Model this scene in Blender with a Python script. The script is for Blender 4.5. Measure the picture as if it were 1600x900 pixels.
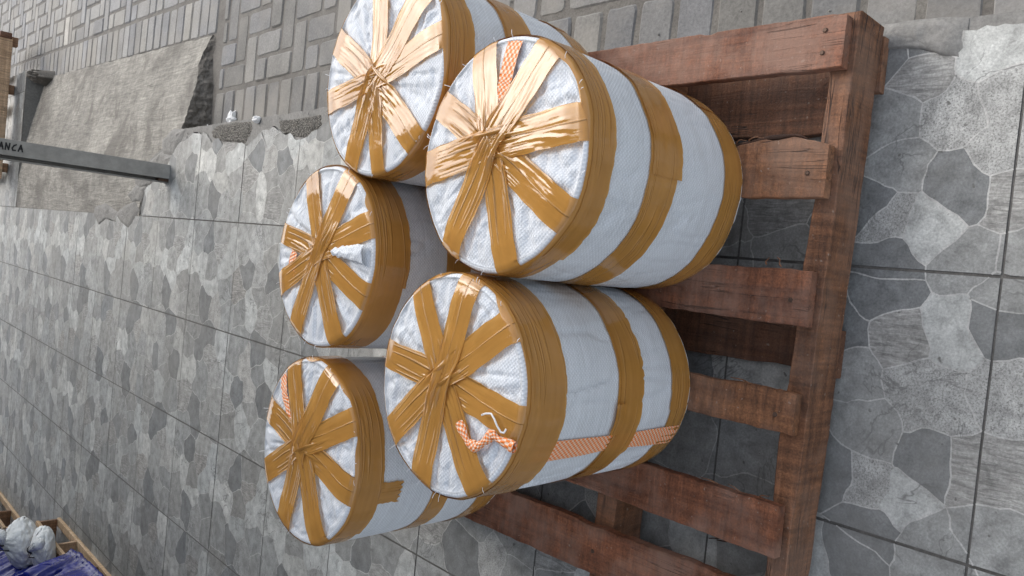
import bpy, bmesh, math, random
from mathutils import Vector, Matrix, noise
from math import sin, cos, pi, radians, hypot
# one floor tile = 0.45 m; every coordinate below is written in tile units and scaled by S on building
S = 0.45
PI2 = 2 * pi
for o in list(bpy.data.objects):
    bpy.data.objects.remove(o)
C = bpy.context.scene.collection
scn = bpy.context.scene

# ------------------------------------------------------------------ camera
cam_d = bpy.data.cameras.new('camera')
cam = bpy.data.objects.new('camera', cam_d)
C.objects.link(cam)
r_ = Vector((0.99439076, 0.09146255, 0.05311901))
u_ = Vector((-0.10172177, 0.68939479, 0.71720814))
f_ = Vector((-0.02897771, 0.7185885, -0.69483153))
m = Matrix.Identity(4)
for k in range(3):
    m[k][0] = -u_[k]
    m[k][1] = r_[k]
    m[k][2] = -f_[k]
    m[k][3] = (-0.13241, -0.740948, 3.02376)[k] * S
cam.matrix_world = m
cam_d.sensor_width = 36
cam_d.lens = 1204.33 / 1600 * 36
cam_d.clip_start = 0.02
cam_d.clip_end = 500
scn.camera = cam

# ------------------------------------------------------------------ light
SUN_EL, SUN_AZ = radians(47), radians(28)      # azimuth measured from +Y towards +X
w = bpy.data.worlds.new('World')
scn.world = w
w.use_nodes = True
nt = w.node_tree
bg = nt.nodes['Background']
sky = nt.nodes.new('ShaderNodeTexSky')
sky.sky_type = 'NISHITA'
sky.sun_disc = False
sky.sun_elevation = SUN_EL
sky.sun_rotation = SUN_AZ
sky.air_density = 1.0
sky.dust_density = 3.0
sky.ozone_density = 1.0
hs = nt.nodes.new('ShaderNodeHueSaturation')
hs.inputs['Saturation'].default_value = .42
nt.links.new(sky.outputs[0], hs.inputs['Color'])
nt.links.new(hs.outputs[0], bg.inputs[0])
bg.inputs[1].default_value = 0.15
sd = bpy.data.lights.new('sun', 'SUN')
sd.energy = 0.35
sd.angle = radians(46)
sd.color = (1.0, 0.96, 0.9)
so = bpy.data.objects.new('sun', sd)
C.objects.link(so)
d = Vector((sin(SUN_AZ) * cos(SUN_EL), cos(SUN_AZ) * cos(SUN_EL), sin(SUN_EL)))
so.rotation_euler = d.to_track_quat('Z', 'Y').to_euler()
so.location = (3, 0, 6)
scn.view_settings.view_transform = 'Standard'
scn.view_settings.look = 'None'
scn.view_settings.gamma = 1
scn.view_settings.exposure = 1.03
scn.render.engine = 'CYCLES'

# ------------------------------------------------------------------ helpers
def setp(o, label=None, cat=None, group=None, kind=None):
    if label: o['label'] = label
    if cat: o['category'] = cat
    if group: o['group'] = group
    if kind: o['kind'] = kind
    return o

def thing(name, loc, label, cat, group=None, rz=0):
    o = bpy.data.objects.new(name, None)
    C.objects.link(o)
    o.location = Vector(loc) * S
    o.rotation_euler = (0, 0, rz)
    o.empty_display_size = 0.05
    return setp(o, label, cat, group)

class MB:
    """collects vertices (tile units), faces, uvs (metres) and colours, links them as one mesh object"""
    def __init__(s):
        s.v, s.f, s.uv, s.col, s.mi = [], [], [], [], []
    def add(s, vs, fs, uvs=None, cols=None):
        b = len(s.v)
        s.v += [tuple(x) for x in vs]
        s.f += [tuple(b + i for i in f) for f in fs]
        s.uv += uvs if uvs else [(x[0] * S, x[1] * S) for x in vs]
        s.col += cols if cols else [(1, 1, 1, 1)] * len(vs)
    def grid(s, nu, nv, fn, flip=False, cols=None):
        """fn(i,j) -> (xyz, uv) ; i in 0..nu, j in 0..nv"""
        vs, us = [], []
        for i in range(nu + 1):
            for j in range(nv + 1):
                p, q = fn(i, j)
                vs.append(p); us.append(q)
        fs = []
        for i in range(nu):
            for j in range(nv):
                a = i * (nv + 1) + j
                q = (a, a + nv + 1, a + nv + 2, a + 1)
                fs.append(q[::-1] if flip else q)
        s.add(vs, fs, us, cols)
    def box(s, x0, x1, y0, y1, z0, z1, M=None, col=None):
        vs = [(x, y, z) for x in (x0, x1) for y in (y0, y1) for z in (z0, z1)]
        if M: vs = [tuple(M @ Vector(v)) for v in vs]
        fs = [(0, 1, 3, 2), (4, 6, 7, 5), (0, 4, 5, 1), (2, 3, 7, 6), (0, 2, 6, 4), (1, 5, 7, 3)]
        s.add(vs, fs, None, [col] * 8 if col else None)
    def build(s, name, mat, parent=None, smooth=False, bevel=0, solid=0):
        me = bpy.data.meshes.new(name)
        me.from_pydata([(x * S, y * S, z * S) for x, y, z in s.v], [], s.f)
        me.update()
        uvl = me.uv_layers.new(name='UVMap')
        ca = me.color_attributes.new('col', 'FLOAT_COLOR', 'POINT')
        for i, c in enumerate(s.col):
            ca.data[i].color = c
        li = [0] * len(me.loops)
        me.loops.foreach_get('vertex_index', li)
        flat = []
        for i in li: flat += s.uv[i]
        uvl.data.foreach_set('uv', flat)
        if smooth:
            me.polygons.foreach_set('use_smooth', [True] * len(me.polygons))
        me.materials.append(mat)
        o = bpy.data.objects.new(name, me)
        C.objects.link(o)
        if parent: o.parent = parent
        if solid:
            md = o.modifiers.new('s', 'SOLIDIFY'); md.thickness = solid * S; md.offset = -1
        if bevel:
            md = o.modifiers.new('b', 'BEVEL'); md.width = bevel * S; md.segments = 2; md.limit_method = 'ANGLE'
        return o

def nz(x, y, z=0.0):
    return noise.noise(Vector((x, y, z)))
def fbm(x, y, z=0.0, o=4):
    return noise.fractal(Vector((x, y, z)), 1.0, 2.0, o)
def ss(a, b, x):
    t = max(0, min(1, (x - a) / (b - a)))
    return t * t * (3 - 2 * t)

# ------------------------------------------------------------------ materials
class N:
    def __init__(s, name):
        s.m = bpy.data.materials.new(name)
        s.m.use_nodes = True
        s.t = s.m.node_tree
        s.p = s.t.nodes['Principled BSDF']
        s.out = s.t.nodes['Material Output']
    def n(s, typ, **kw):
        q = s.t.nodes.new(typ)
        for k, v in kw.items():
            if hasattr(q, k) and k not in q.inputs: setattr(q, k, v)
        return q
    def l(s, a, b): s.t.links.new(a, b)
    def val(s, sock, v):
        if hasattr(v, 'links'): s.l(v, sock)
        elif hasattr(v, 'outputs'): s.l(v.outputs[0], sock)
        else: sock.default_value = v
    def math(s, op, a, b=None, c=None, clamp=False):
        q = s.t.nodes.new('ShaderNodeMath'); q.operation = op; q.use_clamp = clamp
        s.val(q.inputs[0], a)
        if b is not None: s.val(q.inputs[1], b)
        if c is not None: s.val(q.inputs[2], c)
        return q.outputs[0]
    def coord(s, kind='Object', scale=(1, 1, 1), loc=(0, 0, 0), rot=(0, 0, 0)):
        tc = s.t.nodes.new('ShaderNodeTexCoord')
        mp = s.t.nodes.new('ShaderNodeMapping')
        mp.inputs['Scale'].default_value = scale
        mp.inputs['Location'].default_value = loc
        mp.inputs['Rotation'].default_value = rot
        s.l(tc.outputs[kind], mp.inputs[0])
        return mp.outputs[0]
    def noise(s, vec, scale, detail=4, rough=0.55, dist=0.0):
        q = s.t.nodes.new('ShaderNodeTexNoise')
        s.l(vec, q.inputs['Vector'])
        q.inputs['Scale'].default_value = scale
        q.inputs['Detail'].default_value = detail
        q.inputs['Roughness'].default_value = rough
        q.inputs['Distortion'].default_value = dist
        return q.outputs[0]
    def ramp(s, fac, stops):
        q = s.t.nodes.new('ShaderNodeValToRGB')
        s.l(fac, q.inputs[0])
        e = q.color_ramp.elements
        while len(e) < len(stops): e.new(0.5)
        for i, (p, c) in enumerate(stops):
            e[i].position = p
            e[i].color = c if len(c) == 4 else (*c, 1)
        return q.outputs[0]
    def mix(s, f, a, b, mode='MIX'):
        q = s.t.nodes.new('ShaderNodeMix'); q.data_type = 'RGBA'; q.blend_type = mode
        s.val(q.inputs[0], f)
        for i, v in ((6, a), (7, b)):
            if isinstance(v, tuple): q.inputs[i].default_value = v if len(v) == 4 else (*v, 1)
            else: s.val(q.inputs[i], v)
        return q.outputs[2]
    def bump(s, h, strength, dist, prev=None):
        q = s.t.nodes.new('ShaderNodeBump')
        s.l(h, q.inputs['Height'])
        q.inputs['Strength'].default_value = strength
        q.inputs['Distance'].default_value = dist
        if prev is not None: s.l(prev, q.inputs['Normal'])
        return q.outputs[0]
    def attr(s, name='col'):
        q = s.t.nodes.new('ShaderNodeAttribute'); q.attribute_name = name
        return q

def g3(v, b=0): return (v * (1 - .04 * b), v, v * (1 + .05 * b))

def mat_stone():
    a = N('printed_stone_tile')
    at = a.attr()
    vec = a.coord()
    big = a.noise(vec, 3.2, 4)
    mid = a.noise(vec, 26, 6, .65, .4)
    fine = a.noise(vec, 240, 4, .7)
    st = a.noise(a.coord(scale=(190, 26, 10)), 1, 5, .65, .8)
    # alpha: 0 smooth .. .5 speckled .. 1 striped
    isp = a.ramp(at.outputs['Alpha'], [(0, (0, 0, 0)), (.3, (0, 0, 0)), (.5, (1, 1, 1)), (.7, (0, 0, 0))])
    iss = a.ramp(at.outputs['Alpha'], [(0, (0, 0, 0)), (.7, (0, 0, 0)), (.95, (1, 1, 1))])
    c = at.outputs['Color']
    c = a.mix(1, c, a.ramp(mid, [(.27, g3(.52)), (.5, g3(.98)), (.75, g3(1.42))]), 'MULTIPLY')
    c = a.mix(1, c, a.ramp(fine, [(.3, g3(.72)), (.7, g3(1.25))]), 'MULTIPLY')
    sp = a.ramp(a.noise(vec, 330, 3, .75), [(.36, g3(.45)), (.47, g3(1.0)), (.62, g3(1.2))])
    c = a.mix(isp, c, a.mix(1, c, sp, 'MULTIPLY'))
    s2 = a.ramp(st, [(.3, g3(.5)), (.5, g3(1.0)), (.7, g3(1.5))])
    c = a.mix(iss, c, a.mix(1, c, s2, 'MULTIPLY'))
    vn = a.noise(a.coord(loc=(4, 2, 0)), 9, 4, .6, .8)
    vein = a.math('SUBTRACT', 1, a.math('MULTIPLY', a.math('ABSOLUTE', a.math('SUBTRACT', vn, .5)), 60), clamp=True)
    vein = a.math('MULTIPLY', vein, a.ramp(a.noise(vec, 5, 2, .5), [(.5, g3(0)), (.58, g3(.75))]))
    c = a.mix(vein, c, (.10, .10, .095))
    # dust and footfall grime
    dirt = a.ramp(a.noise(vec, 1.7, 9, .72), [(.38, g3(0)), (.70, g3(.6))])
    c = a.mix(dirt, c, (.235, .225, .20))
    spots = a.ramp(a.noise(vec, 60, 2, .5), [(.70, g3(0)), (.76, g3(.8))])
    c = a.mix(spots, c, (.10, .095, .085))
    a.l(c, a.p.inputs['Base Color'])
    r = a.ramp(a.noise(vec, 9, 5, .6), [(.3, g3(.5)), (.7, g3(.75))])
    a.p.inputs['Specular IOR Level'].default_value = .35
    a.l(r, a.p.inputs['Roughness'])
    h = a.math('ADD', a.math('MULTIPLY', mid, .5), a.math('MULTIPLY', fine, .25))
    h = a.math('ADD', h, a.math('MULTIPLY', st, a.math('MULTIPLY', iss, .8)))
    a.l(a.bump(h, .6, .003), a.p.inputs['Normal'])
    return a.m

def mat_cement(name, c0, c1, scale=6, bumps=.6, dist=.006, brushed=False, pebble=False):
    a = N(name)
    vec = a.coord()
    n1 = a.noise(vec, scale, 8, .65, .3)
    n2 = a.noise(vec, scale * 14, 5, .7)
    c = a.ramp(n1, [(.28, c0), (.72, c1)])
    c = a.mix(1, c, a.ramp(n2, [(.3, g3(.72)), (.72, g3(1.25))]), 'MULTIPLY')
    h = a.math('ADD', n1, a.math('MULTIPLY', n2, .4))
    if brushed:
        b = a.noise(a.coord(scale=(26, 2.2, 10), rot=(0, 0, .22)), 3, 5, .6, .8)
        c = a.mix(1, c, a.ramp(b, [(.3, g3(.72)), (.7, g3(1.3))]), 'MULTIPLY')
        h = a.math('ADD', h, a.math('MULTIPLY', b, 1.4))
        st = a.ramp(a.noise(vec, 2.6, 6, .7, .5), [(.50, g3(0)), (.60, g3(.8))])
        c = a.mix(st, c, (.13, .118, .10))
    if pebble:
        v = a.n('ShaderNodeTexVoronoi'); a.l(vec, v.inputs['Vector']); v.inputs['Scale'].default_value = 150
        c = a.mix(1, c, a.ramp(v.outputs['Distance'], [(.1, g3(1.5)), (.6, g3(.5))]), 'MULTIPLY')
        h = a.math('SUBTRACT', h, v.outputs['Distance'])
    a.l(c, a.p.inputs['Base Color'])
    a.p.inputs['Roughness'].default_value = .88
    a.l(a.bump(h, bumps, dist), a.p.inputs['Normal'])
    return a.m

def mat_paver():
    a = N('concrete_paver')
    at = a.attr()
    vec = a.coord()
    n1 = a.noise(vec, 7, 6, .6)
    n2 = a.noise(vec, 110, 5, .75)
    c = a.mix(1, at.outputs['Color'], a.ramp(n1, [(.3, g3(.8)), (.7, g3(1.18))]), 'MULTIPLY')
    c = a.mix(1, c, a.ramp(n2, [(.3, g3(.7)), (.72, g3(1.25))]), 'MULTIPLY')
    # sand swept over the bricks close to the terrace
    dn = a.ramp(a.noise(a.coord(scale=(1, .8, 1)), 2.3, 7, .65), [(.46, g3(0)), (.66, g3(.7))])
    c = a.mix(dn, c, (.27, .25, .215))
    a.l(c, a.p.inputs['Base Color'])
    a.p.inputs['Roughness'].default_value = .85
    a.l(a.bump(a.math('ADD', n1, n2), .5, .003), a.p.inputs['Normal'])
    return a.m

def mat_wood(name, dark, light, tint=0.0, rough=.74, weather=.5, axis='x'):
    a = N(name)
    sc = (2.2, 40, 40) if axis == 'x' else (40, 2.2, 40)
    sc2 = (90, 7, 7) if axis == 'x' else (7, 90, 7)
    vec = a.coord()
    g = a.noise(a.coord(scale=sc), 1, 6, .62, .9)
    saw = a.noise(a.coord(scale=sc2), 1, 3, .6, .25)
    blot = a.noise(vec, 7, 6, .62)
    fine = a.noise(vec, 260, 3, .7)
    c = a.ramp(g, [(.28, dark), (.72, light)])
    c = a.mix(1, c, a.ramp(saw, [(.3, g3(.62)), (.7, g3(1.38))]), 'MULTIPLY')
    c = a.mix(1, c, a.ramp(fine, [(.3, g3(.62)), (.72, g3(1.4))]), 'MULTIPLY')
    ck = a.noise(a.coord(scale=tuple(q * (1.0 if q < 5 else 1.6) for q in sc), loc=(7, 3, 1)), 1, 2, .5, .6)
    crack = a.math('SUBTRACT', 1, a.math('MULTIPLY', a.math('ABSOLUTE', a.math('SUBTRACT', ck, .5)), 70), clamp=True)
    crack = a.math('MULTIPLY', crack, a.ramp(a.noise(vec, 6, 2, .5), [(.52, g3(0)), (.6, g3(1))]))
    c = a.mix(crack, c, (.012, .006, .004))
    specks = a.ramp(a.noise(vec, 120, 2, .5), [(.70, g3(0)), (.74, g3(.5))])
    c = a.mix(specks, c, (.36, .30, .24))
    wf = a.ramp(blot, [(.44, g3(0)), (.62, g3(weather))])
    c = a.mix(wf, c, tuple(.55 * l + .45 * q for l, q in zip(light, (.30, .25, .21))))
    st = a.ramp(a.noise(a.coord(loc=(3, 1, 0)), 5, 5, .6), [(.62, g3(0)), (.74, g3(.75))])
    c = a.mix(st, c, tuple(.35 * q for q in dark))
    a.l(c, a.p.inputs['Base Color'])
    a.p.inputs['Roughness'].default_value = rough
    h = a.math('ADD', a.math('ADD', g, a.math('MULTIPLY', saw, .7)), a.math('MULTIPLY', fine, .4))
    h = a.math('SUBTRACT', h, a.math('MULTIPLY', crack, 1.5))
    a.l(a.bump(h, .8, .003), a.p.inputs['Normal'])
    return a.m

def mat_weave():
    a = N('woven_white_plastic')
    tc = a.n('ShaderNodeTexCoord')
    sx = a.n('ShaderNodeSeparateXYZ')
    a.l(tc.outputs['UV'], sx.inputs[0])
    k = PI2 / .0068
    wv = a.math('MULTIPLY', a.math('SINE', a.math('MULTIPLY', sx.outputs[0], k)), a.math('SINE', a.math('MULTIPLY', sx.outputs[1], k)))
    vec = a.coord('UV')
    str_ = a.noise(a.coord('UV', scale=(7, 420, 1)), 1, 3, .6, .1)
    str2 = a.noise(a.coord('UV', scale=(300, 9, 1)), 1, 3, .6, .1)
    crease = a.noise(vec, 22, 6, .62, 1.4)
    big = a.noise(vec, 5, 3, .5)
    c = a.mix(1, (.74, .77, .80), a.ramp(str_, [(.3, g3(.86)), (.7, g3(1.1))]), 'MULTIPLY')
    c = a.mix(1, c, a.ramp(wv, [(0, g3(.87)), (1, g3(1.05))]), 'MULTIPLY')
    c = a.mix(1, c, a.ramp(big, [(.3, g3(.92)), (.7, g3(1.04))]), 'MULTIPLY')
    sm = a.ramp(a.noise(a.coord('UV', scale=(1, 2.5, 1)), 9, 6, .7), [(.56, g3(0)), (.75, g3(.30))])
    c = a.mix(sm, c, (.45, .44, .42))
    a.l(c, a.p.inputs['Base Color'])
    a.p.inputs['Roughness'].default_value = .55
    a.p.inputs['Specular IOR Level'].default_value = .25
    h1 = a.bump(crease, .5, .006)
    h = a.math('ADD', a.math('MULTIPLY', wv, .5), a.math('ADD', a.math('MULTIPLY', str_, .7), a.math('MULTIPLY', str2, .5)))
    a.l(a.bump(h, .5, .0012, h1), a.p.inputs['Normal'])
    return a.m

def mat_tape(name='brown_packing_tape', top=False):
    a = N(name)
    vec = a.coord('UV')
    st = a.noise(a.coord('UV', scale=(4, 150, 1)), 1, 3, .5, .15)
    st2 = a.noise(a.coord('UV', scale=(2.0, 42, 1)), 1, 2, .5, .35)
    bl = a.noise(vec, 18, 3, .5)
    c = a.mix(1, (.57, .290, .072), a.ramp(st, [(.3, g3(.94)), (.7, g3(1.05))]), 'MULTIPLY')
    c = a.mix(1, c, a.ramp(bl, [(.3, g3(.93)), (.7, g3(1.07))]), 'MULTIPLY')
    a.l(c, a.p.inputs['Base Color'])
    a.l(a.ramp(bl, [(.3, g3(.07 if top else .13)), (.7, g3(.14 if top else .24))]), a.p.inputs['Roughness'])
    a.p.inputs['Specular IOR Level'].default_value = .6
    r1 = a.n('ShaderNodeMath'); r1.operation = 'ABSOLUTE'
    ridge = a.math('SUBTRACT', 1, a.math('MULTIPLY', a.math('ABSOLUTE', a.math('SUBTRACT', st2, .5)), 16), clamp=True)
    ridge = a.math('MULTIPLY', a.math('POWER', ridge, 3), a.ramp(a.noise(vec, 7, 2, .5), [(.42, g3(0)), (.54, g3(1))]))
    hb = a.bump(ridge, .9 if top else .5, .003)
    hb = a.bump(a.noise(vec, 16, 3, .5, 1.0), .16 if not top else .3, .004, hb)
    a.l(a.bump(st, .12, .0009, hb), a.p.inputs['Normal'])
    a.p.inputs['Coat Weight'].default_value = .6
    a.p.inputs['Coat Roughness'].default_value = .04
    tr = a.n('ShaderNodeBsdfTransparent')
    tr.inputs[0].default_value = (.72, .42, .15, 1)
    mx = a.n('ShaderNodeMixShader')
    mx.inputs[0].default_value = .70
    a.l(tr.outputs[0], mx.inputs[1]); a.l(a.p.outputs[0], mx.inputs[2])
    a.l(mx.outputs[0], a.out.inputs[0])
    return a.m

def mat_orange():
    a = N('orange_white_weave')
    tc = a.n('ShaderNodeTexCoord')
    sx = a.n('ShaderNodeSeparateXYZ'); a.l(tc.outputs['UV'], sx.inputs[0])
    k = PI2 / .0095
    wv = a.math('MULTIPLY', a.math('SINE', a.math('MULTIPLY', sx.outputs[0], k)), a.math('SINE', a.math('MULTIPLY', sx.outputs[1], k)))
    c = a.ramp(a.math('MULTIPLY_ADD', wv, .5, .5), [(.42, (.88, .22, .03)), (.62, (.84, .62, .46))])
    a.l(c, a.p.inputs['Base Color'])
    a.p.inputs['Roughness'].default_value = .5
    a.l(a.bump(wv, .6, .0015), a.p.inputs['Normal'])
    return a.m

def mat_simple(name, col, rough=.6, metal=0, bs=.3, sc=30, var=.2, dist=.002):
    a = N(name)
    vec = a.coord()
    n1 = a.noise(vec, sc, 6, .65)
    c = a.mix(1, col, a.ramp(n1, [(.3, g3(1 - var)), (.7, g3(1 + var))]), 'MULTIPLY')
    a.l(c, a.p.inputs['Base Color'])
    a.p.inputs['Roughness'].default_value = rough
    a.p.inputs['Metallic'].default_value = metal
    a.l(a.bump(n1, bs, dist), a.p.inputs['Normal'])
    return a.m

STONE = mat_stone()
MORTAR = mat_cement('mortar', (.17, .165, .15), (.27, .26, .24), 9)
RAMPM = mat_cement('ramp_concrete', (.15, .14, .12), (.36, .34, .295), 2.4, .5, .010, brushed=True)
ROUGHC = mat_cement('rough_concrete_side', (.12, .105, .085), (.25, .23, .2), 9, 1, .02)
DIRT = mat_cement('crumbled_mortar', (.18, .165, .14), (.30, .28, .24), 14, 1, .012, pebble=True)
SAND = mat_cement('joint_sand', (.11, .10, .088), (.19, .178, .155), 12, 1, .004)
PAVER = mat_paver()
WEAVE = mat_weave()
TAPE = mat_tape()
TAPET = mat_tape('brown_packing_tape_creased', True)
ORANGE = mat_orange()
W_RED = mat_wood('reddish_pallet_wood', (.075, .024, .011), (.255, .094, .042), weather=.7, axis='y')
W_TAN = mat_wood('tan_pallet_wood', (.085, .032, .013), (.28, .122, .052), weather=.5, axis='y')
W_BEAM = mat_wood('brown_beam_wood', (.075, .03, .013), (.25, .108, .048), weather=.4, axis='x')
W_DARK = mat_wood('dark_board_wood', (.07, .028, .013), (.2, .085, .04), weather=.3, axis='y')
W_NEW = mat_wood('pale_new_wood', (.36, .22, .11), (.66, .48, .30), weather=.3, axis='y')
W_NEWX = mat_wood('pale_crate_wood', (.34, .21, .12), (.62, .43, .27), weather=.35, axis='x')
W_NEWD = mat_wood('stained_new_wood', (.13, .06, .03), (.30, .17, .09), weather=.4, axis='x')
BARK = mat_cement('bark', (.03, .014, .008), (.10, .045, .025), 40, 1, .01)
STEEL = mat_simple('galvanised_steel', (.30, .29, .265), .6, 0, .3, 14, .25)
RUST = mat_simple('nail_steel', (.11, .07, .05), .6, .6, .3, 200, .3)
INK = mat_simple('marker_ink', (.01, .01, .012), .6)
FOAM = mat_simple('white_foam', (.80, .80, .78), .8, 0, .5, 60, .1)
THREAD = mat_simple('white_thread', (.8, .8, .8), .6)
CORD = mat_simple('black_cord', (.012, .012, .014), .4)
ROOFM = mat_simple('shade_roof_sheet', (.09, .09, .09), .6, 0, .2, 4, .15)
WALLM = mat_cement('shade_wall_plaster', (.12, .12, .11), (.18, .17, .16), 3)

# ------------------------------------------------------------------ setting: tiled platform
def pw(L, x):
    if x <= L[0][0]: return L[0][1]
    for (a, b), (c, d_) in zip(L, L[1:]):
        if x <= c: return b + (d_ - b) * (x - a) / (c - a)
    return L[-1][1]
EDGE = [(-3, .87), (0, .86), (.2, .875), (.45, .86), (.6, .89), (4.4, .86), (4.67, .81), (4.74, .77), (4.96, .70), (5.10, .71), (5.18, .76), (5.25, .75),
        (5.46, .83), (5.69, .81), (5.98, .69), (6.2, .74), (6.5, .735), (6.6, .80), (6.75, .76), (6.89, .85), (7.19, .88), (7.45, .84), (7.68, .73),
        (7.86, .57), (8.1, .42), (8.35, .36), (8.52, .3), (8.58, .0), (8.62, 0.0), (14.84, 0.0), (14.86, 2.36), (30, 2.36)]
def bx(y):
    e = pw(EDGE, y)
    if e > .05 and y < 14.8:
        e += .018 * nz(y * 9, 3.3) + .012 * nz(y * 31, 7.7)
    elif y > 14.8:
        e += .03 * nz(y * 6, 1)
    return e

COLS = {'d': (.178, .184, .180), 'm': (.300, .302, .284), 'l': (.48, .485, .455), 'p': (.37, .368, .345), 's': (.31, .303, .28)}
KIND = {'d': 0.0, 'm': 0.0, 'l': 0.0, 'p': .5, 's': 1.0}
V = [
 [(0.94,0.77,'m'),(0.80,0.84,'m'),(0.80,0.62,'d'),(0.88,0.33,'m'),(0.73,0.33,'s'),(0.55,0.50,'m'),(0.56,0.73,'l'),(0.76,0.05,'l'),(0.59,0.23,'l'),(0.56,0.93,'l'),(0.40,0.89,'m'),(0.37,0.47,'l'),(0.23,0.56,'d'),(0.17,0.32,'p'),(0.36,0.15,'m'),(0.17,0.08,'m'),(0.18,0.84,'m')],
 [(0.94,0.83,'m'),(0.79,0.58,'p'),(0.88,0.36,'m'),(0.72,0.32,'m'),(0.77,0.85,'m'),(0.58,0.73,'d'),(0.55,0.47,'p'),(0.54,0.24,'d'),(0.39,0.86,'s'),(0.38,0.44,'m'),(0.27,0.61,'l'),(0.22,0.33,'s'),(0.24,0.80,'m'),(0.38,0.18,'m'),(.72,.06,'l'),(.15,.08,'m')],
 [(0.94,0.76,'m'),(0.90,0.39,'d'),(0.95,0.09,'m'),(0.78,0.62,'p'),(0.78,0.85,'m'),(0.73,0.33,'m'),(0.78,0.14,'l'),(0.52,0.73,'d'),(0.55,0.49,'p'),(0.56,0.22,'d'),(0.55,0.92,'l'),(0.38,0.91,'s'),(0.40,0.45,'m'),(0.27,0.56,'l'),(0.20,0.84,'m'),(.2,.25,'m')],
 [(0.95,0.82,'m'),(0.89,0.40,'d'),(0.77,0.61,'d'),(0.77,0.86,'m'),(0.85,0.13,'l'),(0.73,0.35,'s'),(0.57,0.49,'m'),(0.57,0.17,'p'),(0.55,0.77,'l'),(0.52,0.91,'l'),(0.37,0.52,'m'),(0.36,0.15,'m'),(0.21,0.57,'d'),(0.18,0.34,'p'),(0.33,0.86,'s'),(0.14,0.14,'m'),(0.05,0.55,'d')],
]
NEAR = [(-0.12,0.38,'d'),(-0.24,0.50,'d'),(-0.26,0.31,'s'),(-0.22,0.12,'l'),(-0.19,-0.01,'d'),(-0.06,-0.05,'m'),(-0.43,0.44,'m'),(-0.41,0.21,'p'),(-0.54,0.15,'p'),(-0.39,-.02,'p'),(-0.59,0.40,'m'),(-0.66,0.16,'d'),(-0.80,0.50,'d'),(-0.81,0.39,'p'),(-0.85,0.27,'l'),(-0.68,0.0,'s'),(-0.65,-0.12,'s'),(-0.96,0.34,'d'),(-1.12,0.41,'d'),(-1.15,0.54,'l'),(-0.86,-0.08,'m'),(-1.0,0.13,'m'),
 (0.80,0.51,'d'),(0.82,0.33,'d'),(0.72,0.34,'s'),(0.56,0.43,'m'),(0.58,0.20,'p'),(0.79,0.12,'l'),(0.61,0.03,'p'),(0.45,0.03,'p'),(0.36,0.38,'m'),(0.31,0.16,'d'),(0.24,0.46,'d'),(0.17,0.38,'p'),(0.15,0.25,'l'),(0.28,0.0,'s'),(0.05,0.37,'d'),(0.06,0.12,'m'),(.05,-.08,'m'),(.85,-.15,'l'),(.55,-.2,'m'),(.2,-.25,'d'),(-.2,-.3,'m'),(-.5,-.3,'l'),(-.9,-.35,'d')]
rnd = random.Random(5)
tilev = {}
def variant(i, j):
    if (i, j) not in tilev:
        k = rnd.choice([0, 0, 1, 2, 3, 3])
        if i == -1 and j >= 6: k = 0 if j < 10 else rnd.choice([0, 0, 3])
        if (i, j) == (-1, 5): k = 1
        if (i, j) == (-2, 5): k = 2
        if (i, j) in ((-2, 6), (-2, 8)): k = 3
        if (i, j) == (-2, 7): k = 2
        tilev[(i, j)] = k
    return tilev[(i, j)]
seedc = {}
def seeds(i, j):
    if (i, j) in seedc: return seedc[(i, j)]
    L = []
    vr = V[variant(i, j)]
    grp = {}
    for a, (x, y, k) in enumerate(vr):      # stones of one kind that touch can be one bigger, crooked stone
        grp.setdefault(a, (i, j, a))
        for b in range(a):
            if vr[b][2] == k and hypot(vr[b][0] - x, vr[b][1] - y) < .27 and (a * 7 + b * 3) % 3 != 0:
                grp[a] = grp[b]; break
    tones = {}
    for a, (x, y, k) in enumerate(vr):
        X, Y = i + x, j + y
        if -1.35 < X < 1.0 and -.5 < Y < .62: continue
        if grp[a] not in tones: tones[grp[a]] = (rnd.uniform(.86, 1.16), rnd.uniform(-.02, .02))
        t, cool = tones[grp[a]]
        c = COLS[k]
        L.append((X, Y, (c[0] * t * (1 - cool), c[1] * t, c[2] * t * (1 + cool), KIND[k]), grp[a]))
    for (X, Y, k) in NEAR:
        if math.floor(X) == i and math.floor(Y) == j:
            c = COLS[k]
            L.append((X, Y, (*c, KIND[k]), {(-0.41, 0.21): 'a', (-0.54, 0.15): 'a', (-.68, 0.0): 'b', (-.65, -.12): 'b', (-.81, .39): 'c', (-.85, .27): 'c', (.61, .03): 'd', (.45, .03): 'd'}.get((X, Y), (X, Y))))
    seedc[(i, j)] = L
    return L
def clip(poly, nx, ny, c, lab):
    """half-plane clip; every vertex carries the label of the edge that starts at it"""
    out = []
    n = len(poly)
    for a in range(n):
        p, q = poly[a], poly[(a + 1) % n]
        dp, dq = nx * p[0] + ny * p[1] - c, nx * q[0] + ny * q[1] - c
        if dp <= 0: out.append(p)
        if dp < 0 < dq:
            t = dp / (dp - dq)
            out.append((p[0] + t * (q[0] - p[0]), p[1] + t * (q[1] - p[1]), lab))
        elif dq < 0 < dp:
            t = dp / (dp - dq)
            out.append((p[0] + t * (q[0] - p[0]), p[1] + t * (q[1] - p[1]), p[2]))
        elif dp <= 0 and dq > 0 and dp == 0:
            out[-1] = (p[0], p[1], lab)
    return out
def warp(x, y, i, j):
    e = min(x - i, i + 1 - x, y - j, j + 1 - y)
    f = ss(0, .06, e)
    a = .050 * noise.noise(Vector((x * 4.3, y * 4.3, 1))) + .018 * noise.noise(Vector((x * 14, y * 14, 2)))
    b = .050 * noise.noise(Vector((x * 4.3, y * 4.3, 5))) + .018 * noise.noise(Vector((x * 14, y * 14, 6)))
    return x + a * f, y + b * f
GR = .0046
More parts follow.
